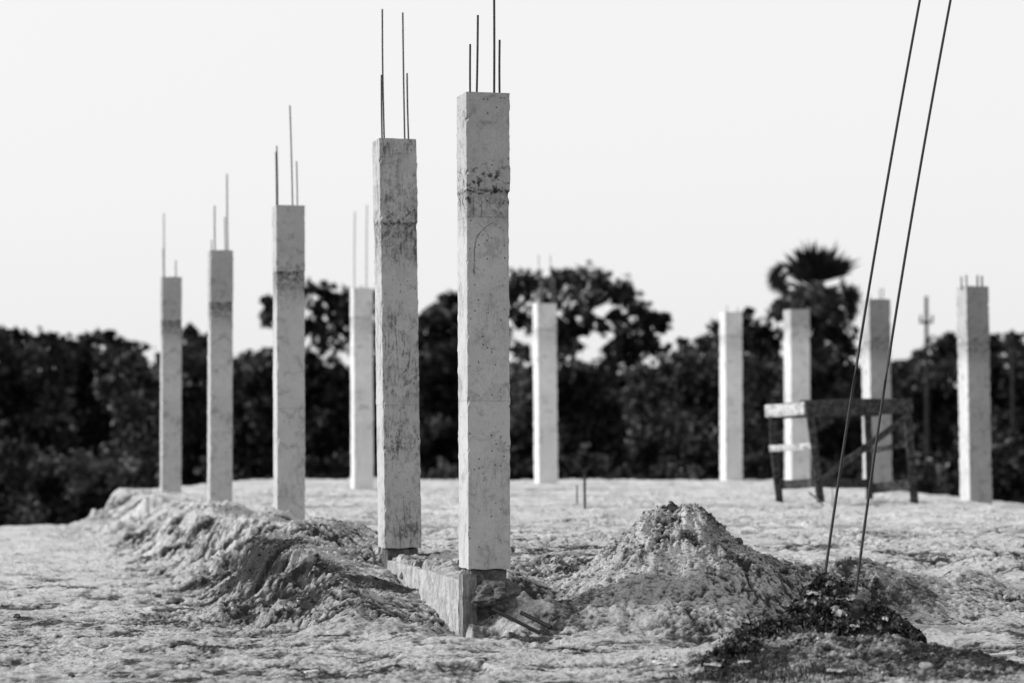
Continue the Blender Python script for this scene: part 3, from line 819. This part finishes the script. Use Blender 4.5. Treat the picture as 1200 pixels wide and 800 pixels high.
spec = [(186,418,7),(195,410,8),(215,390,9),(225,392,9),(238,398,9),(236,412,8),(212,412,9),(222,430,14),(240,430,12),(205,440,14),(255,420,12),(215,465,18),(240,470,20),(260,450,16),(220,505,22),(255,510,22),(235,545,22)]
b0, cl = px_clumps(228, 86, spec)
make_tree('broadleaf_tree', b0, cl, 'tree seen between the two leftmost columns', BG, M_LEAF, .14, 480)
spec = [(275,425,8),(288,420,9),(300,425,10),(312,418,10),(280,445,14),(305,450,16),(285,480,18),(310,490,18),(290,520,20),(315,530,18),(275,550,16),(330,440,14)]
b0, cl = px_clumps(295, 90, spec)
make_tree('broadleaf_tree', b0, cl, 'low-topped tree left of the third column', BG, M_LEAF, .14, 480)

# generic row further back and understorey shrubs, copied
protos = []
for k in range(3):
    cl = proto_clumps(5.2, 6.0, 70, .05)
    protos.append((cl,))
first = []
rowx = [(-60, 105, .80), (0, 112, .93), (75, 108, .86), (140, 110, .76), (250, 108, .82), (300, 115, .78), (360, 110, .95), (470, 112, 1.05), (560, 108, 1.15), (640, 112, 1.1), (720, 114, .86),
        (800, 110, .80), (880, 108, .86), (960, 112, .95), (1040, 110, .62), (1100, 112, .66), (1160, 108, .78), (1240, 110, .82)]
rl = ['far tree beyond the left edge tree', 'far tree filling the gap at the left edge', 'far tree behind the knobbly-topped tree', 'far low tree behind the leftmost column', 'far tree behind the second column from the left',
      'far low tree left of the third column', 'far tree behind the third column', 'far tree behind the streaked column', 'far tree behind the nearest column', 'far tree behind the lone pale column',
      'far tree behind the big open crown', 'far tree left of the bare column', 'far tree behind the spiky-twigged tree', 'far tree behind the palm', 'far low tree right of the grey column', 'far low tree behind the taller utility pole',
      'far tree behind the rightmost column', 'far tree at the right edge']
for i, ((px, Y, s), lab) in enumerate(zip(rowx, rl)):
    loc = base(px, Y)
    if i < 3:
        o = make_tree('distant_tree', loc, protos[i][0], lab, 'distant trees closing the view', M_LEAF, .34, 200)
        o.scale = (s * 1.25, s, s * .93); first.append(o)
    else:
        copy_tree(first[i % 3], loc, random.uniform(0, 6), (s * 1.25, s * 1.2, s * .93), lab)
sh = []
wh = ['below the left edge tree', 'at the far left edge', 'below the knobbly-topped tree', 'in front of the low paler tree', 'left of the second column', 'right of the second column from the left', 'left of the third column', 'right of the third column',
      'behind the half-hidden pale column', 'between the two nearest columns', 'right of the nearest column', 'left of the lone pale column', 'right of the lone pale column', 'behind the sand heap', 'left of the bare column', 'right of the bare column',
      'behind the left end of the trestle', 'behind the middle of the trestle', 'behind the right end of the trestle', 'left of the rightmost column', 'right of the rightmost column', 'at the far right edge']
for i, lab in enumerate(wh):
    px = -40 + i * 60 + random.uniform(-12, 12); Y = 62 + random.uniform(-3, 6)
    loc = base(px, Y); s = random.uniform(.85, 1.25)
    if 0 < px < 1200 and 0: pass
    if i < 3:
        cl = proto_clumps(2.5, 3.2, 26, .05)
        o = make_tree('shrub', loc, cl, 'dark shrub ' + lab, 'understorey shrubs under the tree belt', M_LEAF if i != 1 else M_LEAF2, .12, 520, 'shrub', .05)
        o.scale = (s, s, s); sh.append(o)
    else:
        copy_tree(sh[i % 3], loc, random.uniform(0, 6), (s, s, s * random.uniform(.8, 1.15)), 'dark shrub ' + lab)

for i, (px, py, Y, hw, lab) in enumerate(((92, 578, 58, (1.0, 1.1), 'pale sunlit shrub standing out low in the dark at the left'), (134, 572, 60, (.7, .6), 'smaller pale shrub right of the low sunlit one at the left'), (172, 590, 63, (2.6, 1.3), 'tall light bush just left of the leftmost column'),
                                  (775, 592, 58, (1.0, 1.8), 'low greyish bush on the skyline of the sand left of the bare column'), (25, 592, 60, (1.8, 1.6), 'mid-grey bush low at the left edge'))):
    loc = base(px, Y); p = P(px, py, Y); loc.z = p.z
    make_tree('shrub', loc, [(c[0], c[1], c[2], c[3]) for c in proto_clumps(hw[0], hw[1], 12, .15)], lab, 'understorey shrubs under the tree belt', M_LEAF3 if i < 2 else M_LEAF2, .09, 700, 'shrub', .04)
# palm
def palm():
    Y = 84; b = base(958, Y)
    root = empty('fan_palm', b, 'tall fan palm rising above the tree belt behind the trestle', 'palm tree')
    crown = P(957, 345, Y) - b
    V, Fc = tube([(0, 0, -.3), (.1, 0, crown.z * .5), crown], [.28, .2, .2], 10)
    mesh_obj('trunk', V, Fc, M_BARK, root)
    def frond(tip, R_, top_=False, n=19, spread=200):
        goal = P(tip[0], tip[1], Y + random.uniform(-.8, .8)) - b
        Rm = R_ * 1.25 * Y / F
        tip = goal - (goal - crown).normalized() * Rm * .45
        if top_:
            tip = crown.lerp(goal, random.uniform(.10, .45)); Rm = (goal - tip).length + random.uniform(4, 13) * Y / F
        V, Fc = tube([crown, crown.lerp(tip, .5) + Vector((0, 0, .05)), tip], [.06, .045, .03], 5)
        out = (tip - crown).normalized()
        side = out.cross(Vector((random.uniform(-.3, .3), 1, random.uniform(-.35, .35)))).normalized()
        nrm = out.cross(side)
        for k in range(n):
            a = R(-spread / 2 + spread * k / (n - 1))
            d = out * math.cos(a) + side * math.sin(a) + nrm * random.uniform(-.15, .15)
            w = (side * math.cos(a) - out * math.sin(a)) * Rm * .055
            L = Rm * random.uniform(.72, 1.2)
            s = len(V)
            p = Vector(tip)
            V += [p + w * .2, p - w * .2, p + d * L * .6 - w, p + d * L * 1.0 + Vector((0, 0, -.06)), p + d * L * .6 + w]
            Fc.append((s, s + 1, s + 2, s + 3, s + 4))
        mesh_obj('frond', V, Fc, M_PALM, root)
    for t in ((932,298,17),(943,303,20),(960,296,22),(958,304,20),(975,300,20),(986,300,16),(968,306,20),(948,296,16),(910,314,12),(914,326,13),(905,330,10),(920,340,9),(994,348,13),(1001,356,13),(1006,346,10),(992,338,9),(1003,366,10),
              (930,350,14),(945,348,14),(970,350,14),(980,345,12),(958,332,9),(997,352,16),(1003,344,13),(989,332,10),(999,362,13),(903,322,13),(911,330,13),(917,340,12)):
        frond(t[:2], t[2] * .95, t[1] < 310, 19 if t[1] > 310 else 15, 200 if t[1] > 310 else 70)
palm()
spec = [(912,360,10),(908,372,9),(925,365,12),(945,352,14),(962,352,14),(975,362,14),(940,375,18),(965,380,18),(985,385,14),(990,405,14),(930,400,18),(955,410,22),(980,430,22),(935,435,22),(960,455,24),(990,460,20),(930,475,22),(960,495,26),(990,500,24),(940,525,24),(975,540,26),
        (1005,440,14),(1015,470,18),(1030,500,20),(1010,530,20),(1035,545,20),(1040,465,14)]
spec += [(957,340,9),(948,344,9),(966,343,9)]
b0, cl = px_clumps(962, 83, spec, .9, solid=False)
make_tree('broadleaf_tree', b0, cl, 'dark tree wrapped round the trunk of the fan palm', BG, M_LEAF, .14, 520)

# the far wood that closes the horizon on both sides
n = 70000
fx = rng.uniform(-75, 75, n); prof_ = 3.0 + 1.3 * fbm(fx, fx * 0, .09, 4, 401) + 1.0 * np.clip(np.abs(fx) - 24, 0, 20) / 20 + .5 * np.abs(pn(fx * .6, fx * 0, 403))
fz = -2.4 + (prof_ + 2.4) * rng.random(n) ** .8; fy = 134 + rng.uniform(-3, 3, n) - .004 * fx ** 2
V, Q = leaves(np.column_stack([fx, fy, fz]), .62, .5, 1.3)
tag(np_quads('far_wood', V, Q, M_LEAF), 'dark far wood closing the horizon behind the tree belt', 'wood', None, 'stuff')

# utility poles
def pole(px, ytop, wpx, lab, arms):
    Y = 78; b = base(px, Y); t = P(px, ytop, Y)
    root = empty('utility_pole', b, lab, 'utility pole', 'utility poles among the trees')
    H = t.z - b.z; r = wpx * Y / F / 2
    V, Fc = tube([(0, 0, -.3), (0, 0, H)], [r * 1.15, r * .8], 10)
    mesh_obj('pole', V, Fc, M_POLE, root)
    for za, L in arms:
        z = H - za
        o = lumpy_box('crossarm', L, .07, .08, M_POLE, root, .2, .0); o.rotation_euler = (0, 0, R(-78)); o.location = (-L / 2, 0, z)
        for q in (-.42, 0, .42):
            V, Fc = tube([(q * L, .0, z), (q * L, 0, z + .10), (q * L, 0, z + .2)], [.03, .045, .02], 6)
            mesh_obj('insulator', V, Fc, M_POLE, root)
pole(1086.5, 347, 5, 'taller utility pole standing left of the rightmost column', [(.8, .45)])
pole(1187, 386, 4.5, 'shorter utility pole at the right edge', [(.5, .3)])

# ------------------------------------------------------------------ small things on the ground
def scatter(name, n, region, size, mat, lab, cat, dark=False, kind='stuff'):
    """one object of many crumbs"""
    import bmesh
    protos = []
    for k in range(5):
        b = bmesh.new(); bmesh.ops.create_icosphere(b, subdivisions=1, radius=1)
        vs = np.array([v.co[:] for v in b.verts]); fs = np.array([[v.index for v in f.verts] for f in b.faces]); b.free()
        vs = vs * (1 + .35 * (rng.random((len(vs), 1)) - .5) * 2) * np.array([1, .8, .6]); protos.append((vs, fs))
    xy = region(n); n = len(xy)
    z, damp_shade_, _v = terrain(xy[:, 0], xy[:, 1], 'all')
    s = size[0] * (size[1] / size[0]) ** (rng.random(n) ** 2.6)
    VV, FF = [], []; off = 0
    ang = rng.random(n) * 6.28
    for i in range(n):
        vs, fs = protos[i % 5]; c, q = math.cos(ang[i]), math.sin(ang[i])
        v = vs * s[i]; v = np.stack([v[:, 0] * c - v[:, 1] * q, v[:, 0] * q + v[:, 1] * c, v[:, 2]], 1) + np.array([xy[i, 0], xy[i, 1], z[i] + s[i] * .25])
        VV.append(v); FF.append(fs + off); off += len(v)
    V = np.concatenate(VV); T = np.concatenate(FF)
    me = bpy.data.meshes.new(name); me.vertices.add(len(V)); me.vertices.foreach_set('co', V.astype(np.float32).ravel())
    me.loops.add(T.size); me.loops.foreach_set('vertex_index', T.astype(np.int32).ravel()); me.polygons.add(len(T))
    me.polygons.foreach_set('loop_start', np.arange(0, T.size, 3, dtype=np.int32)); me.polygons.foreach_set('loop_total', np.full(len(T), 3, dtype=np.int32))
    me.update(calc_edges=True); me.materials.append(mat)
    at = me.attributes.new('damp_shade', 'FLOAT', 'POINT'); at.data.foreach_set('value', np.repeat(np.clip(damp_shade_ + .12 * rng.normal(size=n), 0, 1), len(protos[0][0])).astype(np.float32))
    at = me.attributes.new('veg', 'FLOAT', 'POINT'); at.data.foreach_set('value', np.zeros(len(V), dtype=np.float32))
    o = bpy.data.objects.new(name, me); C.objects.link(o)
    return tag(o, lab, cat, None, kind)

def reg_all(n):
    y = 12.6 + 12 * rng.random(n) ** 1.6; x = (rng.random(n) * 2 - 1) * (.22 * y + .5)
    k = fbm(x, y, 1.1, 3, 201) > .05
    return np.stack([x[k], y[k]], 1)
def reg_rough(n):
    t = rng.random(n) * 19; s = rng.normal(size=n) * .55 + .75
    a = np.stack([P0[0] + D[0] * t + NL[0] * s, P0[1] + D[1] * t + NL[1] * s], 1)[: int(n * .55)]
    h = rng.normal(size=(n // 3, 2)) * np.array([.6, .5]) + np.array([1.25, 17.0])
    q = rng.normal(size=(n // 4, 2)) * np.array([.6, .35]) + np.array([2.1, 13.85])
    return np.concatenate([a, h, q])
scatter('soil_crumbs', 34000, reg_all, (.003, .012), M_SAND, 'loose crumbs of soil over the sand', 'soil')
scatter('soil_clods', 26000, reg_rough, (.004, .020), M_SAND, 'clods of dug soil on bank and heap', 'soil')

def stone(px, py, s, mat, lab, name='stone', cat='stone', sd=0, squash=.6):
    g = on_ground(px, py); k = g.y / F
    o = rock(name, g + Vector((0, 0, s * k * squash * .35)), (s * k, s * k * .8, s * k * squash), mat, None, sd, 2, rough=.45)
    o.rotation_euler = (0, 0, sd * 1.3); return tag(o, lab, cat)
stone(207, 707, 13, M_STONE, 'flat dark slab of stone in the yard left of the bank', sd=1, squash=.30)
stone(301, 791, 6.5, M_STONE, 'dark stone at the bottom edge left of the white chip', sd=2)
stone(623, 751, 6, M_STONE, 'small dark stone below the two steel rods', sd=3)
stone(655, 748, 5, M_STONE, 'dark flake right of the small stone by the rods', sd=4, squash=.3)
stone(475, 677, 7, M_STONE, 'dark clod against the side of the low beam', sd=5)
stone(866, 638, 6, M_STONE, 'small dark lump on the right shoulder of the sand heap', sd=6)
stone(1085, 782, 8, M_CLOD, 'soil clod in front of the rubbish mound', sd=7)
stone(84, 792, 5, M_STONE, 'dark pebble near the bottom left corner', sd=8)
stone(20, 724, 5, M_STONE, 'dark pebble at the left edge of the yard', sd=9)
stone(21, 659, 4, M_CHIP, 'white pebble at the far left of the yard', sd=10)
stone(185, 699, 4, M_STONE, 'dark pebble just left of the flat slab', sd=12)
stone(1180, 700, 5, M_CLOD, 'clod near the right edge beyond the mounds', sd=13)
def slab_piece(px, py, L, W, ang, mat, lab, name, cat, h=.012):
    g = on_ground(px, py, .008)
    o = lumpy_box(name, L, W, h, mat, None, .012, .003, px); o.location = g; o.rotation_euler = (R(4), R(6), ang)
    return tag(o, lab, cat)
slab_piece(357, 788, .085, .026, R(-58), M_CHIP, 'white oblong chip lying on the sand near the bottom edge', 'white_chip', 'chip', .018)
slab_piece(1158, 768, .17, .022, R(-75), M_CHIP, 'pale stick lying near the bottom right corner', 'pale_stick', 'stick', .014)

# crumpled scraps
def scrap(px, py, w, h, mat, lab, seed, name='plastic_scrap', cat='plastic scrap', tilt=R(22), lift=.05):
    from mathutils import noise as mn
    g = on_ground(px, py, lift); k = g.y / F; n = 14
    V, Fc = [], []
    for j in range(n + 1):
        for i in range(n + 1):
            u, v = i / n - .5, j / n - .5
            rr = 1 + .5 * mn.noise(Vector((math.atan2(v, u) * 1.2, seed, 0)))
            p = Vector((u * w * k * rr, v * h * k * rr, 0))
            q = mn.noise_vector(Vector((u * 4, v * 4, seed))) * min(w, h) * k * .35 + mn.noise_vector(Vector((u * 11, v * 11, seed))) * min(w, h) * k * .13
            V.append(p + q)
    for j in range(n):
        for i in range(n):
            a = j * (n + 1) + i; Fc.append((a, a + 1, a + n + 2, a + n + 1))
    o = mesh_obj(name, V, Fc, mat); o.location = g; o.rotation_euler = (tilt, 0, random.uniform(-.3, .3))
    return tag(o, lab, cat, 'scraps caught in the weeds and sand')
scrap(973, 693, 16, 10, M_PLAST_G, 'grey crumpled scrap between the feet of the stay wires', 1)
scrap(953, 704, 15, 8, M_PLAST, 'white scrap at the left crest of the rubbish mound', 2)
scrap(992, 710, 22, 12, M_PLAST, 'pale torn scrap hanging under the right stay wire', 3)
scrap(984, 729, 17, 18, M_PLAST_G, 'grey balled-up bag in the middle of the weeds', 4)
scrap(1037, 733, 6, 12, M_PLAST, 'small upright white scrap on the right of the rubbish mound', 5)
scrap(1002, 744, 11, 6, M_PLAST, 'small pale scrap at the lower rim of the weeds', 6)
scrap(946, 693, 9, 10, M_PLAST, 'small white scrap left of the stay wires', 7)
scrap(922, 718, 10, 7, M_PLAST_G, 'dull grey scrap on the left slope of the weeds', 8)
scrap(775, 787, 40, 9, M_PLAST, 'long white plastic rag at the bottom edge', 9, tilt=R(18))
scrap(812, 794, 24, 9, M_PLAST, 'white plastic rag right of the long one at the bottom edge', 10, tilt=R(18))
scrap(835, 789, 18, 8, M_PLAST, 'twisted white rag beside the dark grass', 11, tilt=R(18))
scrap(872, 785, 15, 5, M_PLAST, 'thin white strip lying in the dark grass', 12, tilt=R(18))
scrap(980, 797, 22, 6, M_PLAST, 'pale sheet at the very bottom under the soil mound', 13, tilt=R(10))
scrap(1077, 737, 6, 10, M_STONE, 'dark scrap at the right tail of the weeds', 14, 'dark_scrap', 'scrap')

# weeds over the rubbish mound
def weed_cloud(paths, n, size, hmax):
    pts = []
    per = n // len(paths)
    for (x, y, rx, ry) in paths:
        g = rng.normal(size=(per, 2)) * np.array([rx, ry]) * .5 + np.array([x, y]); pts.append(g)
    xy = np.concatenate(pts); keep = fbm(xy[:, 0], xy[:, 1], 5, 3, 301) > -.25; xy = xy[keep]
    z = terrain(xy[:, 0], xy[:, 1]) + hmax * rng.random(len(xy)) ** 1.5
    return leaves(np.column_stack([xy, z]), size, .6, 1.7)
spots = [(932,716,.13,.14),(958,712,.15,.14),(990,716,.15,.14),(1015,722,.14,.12),(905,738,.13,.14),(885,748,.12,.13),(868,760,.10,.12),(940,738,.15,.1),(975,738,.15,.1),(1040,732,.10,.1),(1062,742,.07,.08),(1078,750,.05,.06),(985,696,.13,.1),(960,692,.08,.1),(850,772,.07,.09),(838,780,.05,.06)]
pl = []
for (x, y, rx, ry) in spots:
    g = on_ground(x, y); pl.append((g.x, g.y, rx, ry))
V, Q = weed_cloud(pl, 22000, .0155, .055)
tag(np_quads('creeping_weeds', V, Q, M_WEED), 'dark creeping weeds over the rubbish mound round the wire feet', 'weeds', None, 'stuff')

def blades(spots, n, hmin, hmax, w):
    V, Q = [], []
    for (px, py, rx, ry) in spots:
        g = on_ground(px, py)
        xs = g.x + rng.normal(size=n) * rx * .5; ys = g.y + rng.normal(size=n) * ry * .5; zs = terrain(xs, ys)
        for x, y, z in zip(xs, ys, zs):
            h = random.uniform(hmin, hmax); a = random.uniform(0, 6.28); l = random.uniform(.1, .8) * h
            dx, dy = math.cos(a), math.sin(a); s = len(V)
            px_, py_ = -dy * w, dx * w
            V += [(x - px_, y - py_, z - .01), (x + px_, y + py_, z - .01), (x + px_ * .7 + dx * l * .4, y + py_ * .7 + dy * l * .4, z + h * .65), (x - px_ * .1 + dx * l, y - py_ * .1 + dy * l, z + h)]
            Q.append((s, s + 1, s + 2, s + 3))
    return np.array(V), np.array(Q)
V, Q = blades([(870,790,.30,.16),(905,792,.3,.15),(940,790,.28,.15),(968,786,.22,.12),(885,778,.16,.12),(850,798,.25,.12),(925,800,.4,.12),(985,792,.16,.08)], 300, .010, .040, .0018)
tag(np_quads('dark_grass', V, Q, M_GRASS), 'short dark grass along the bottom edge in front of the soil mound', 'grass', None, 'stuff')

def weed_plant(px, py, hpx, lab, n=9):
    g = on_ground(px, py); k = g.y / F; H = hpx * k
    root = empty('weed_plant', g, lab, 'weed')
    V, Fc = tube([(0, 0, -.02), (.004, 0, H * .6), (0, 0, H)], [.003, .0025, .0015], 5)
    mesh_obj('stem', V, Fc, M_WEED, root)
    V, Fc = [], []
    for i in range(n):
        z = H * (.25 + .75 * i / (n - 1)); a = i * 2.4; L = H * .45 * (1.1 - .4 * i / n)
        d = Vector((math.cos(a), math.sin(a), .5)).normalized(); s_ = Vector((-d.y, d.x, 0)).normalized() * L * .2
        o = len(V); p = Vector((0, 0, z)); V += [p, p + d * L * .5 + s_, p + d * L, p + d * L * .5 - s_]; Fc.append((o, o + 1, o + 2, o + 3))
    mesh_obj('leaves', V, Fc, M_WEED, root)
weed_plant(878, 745, 24, 'sprig of weed standing up at the left of the rubbish mound')
weed_plant(899, 738, 16, 'lower sprig of weed between the tall sprig and the wires', 11)
weed_plant(1011, 692, 14, 'small leafy sprig at the foot of the right stay wire', 11)
weed_plant(955, 690, 12, 'small leafy sprig left of the left stay wire foot', 11)

# ------------------------------------------------------------------ light, sky, camera
SUN_EL, SUN_AZ = R(25), R(5)          # from the left, very slightly behind the columns
sd = Vector((-math.cos(SUN_AZ) * math.cos(SUN_EL), math.sin(SUN_AZ) * math.cos(SUN_EL), math.sin(SUN_EL)))
sun = bpy.data.lights.new('sun', 'SUN'); sun.energy = 4.7; sun.angle = R(5); sun.color = (1, 1, 1)
so = bpy.data.objects.new('sun', sun); C.objects.link(so); so.location = sd * 50
so.rotation_euler = (-sd).to_track_quat('-Z', 'Y').to_euler()
w = bpy.data.worlds.new('World'); sc.world = w; w.use_nodes = True
nt = w.node_tree; nt.nodes.clear()
sky = nt.nodes.new('ShaderNodeTexSky'); sky.sky_type = 'NISHITA'; sky.sun_disc = False
sky.sun_elevation = SUN_EL; sky.sun_rotation = math.atan2(sd.x, sd.y)
sky.air_density = 1.2; sky.dust_density = 5.0; sky.ozone_density = 1
bw = nt.nodes.new('ShaderNodeRGBToBW'); nt.links.new(sky.outputs[0], bw.inputs[0])
# hazy white day: the sky's own brightness, evened out by high thin cloud
mul = nt.nodes.new('ShaderNodeMath'); mul.operation = 'MULTIPLY_ADD'; nt.links.new(bw.outputs[0], mul.inputs[0])
mul.inputs[1].default_value = .30; mul.inputs[2].default_value = 8.3
cc = nt.nodes.new('ShaderNodeCombineColor')
for i in range(3): nt.links.new(mul.outputs[0], cc.inputs[i])
bg = nt.nodes.new('ShaderNodeBackground'); bg.inputs['Strength'].default_value = .10
nt.links.new(cc.outputs[0], bg.inputs['Color'])
wo = nt.nodes.new('ShaderNodeOutputWorld'); nt.links.new(bg.outputs[0], wo.inputs[0])

cam = bpy.data.cameras.new('camera'); co = bpy.data.objects.new('camera', cam); C.objects.link(co)
co.location = (0, 0, CAMZ); co.rotation_euler = (math.pi / 2 + TH, 0, 0)
cam.sensor_width = 36; cam.lens = F / 1200 * 36; cam.clip_start = .1; cam.clip_end = 5000
cam.dof.use_dof = True; cam.dof.focus_distance = 16.6; cam.dof.aperture_fstop = 1.6
sc.camera = co
sc.view_settings.view_transform = 'Standard'; sc.view_settings.look = 'None'
sc.view_settings.exposure = 0; sc.view_settings.gamma = 1
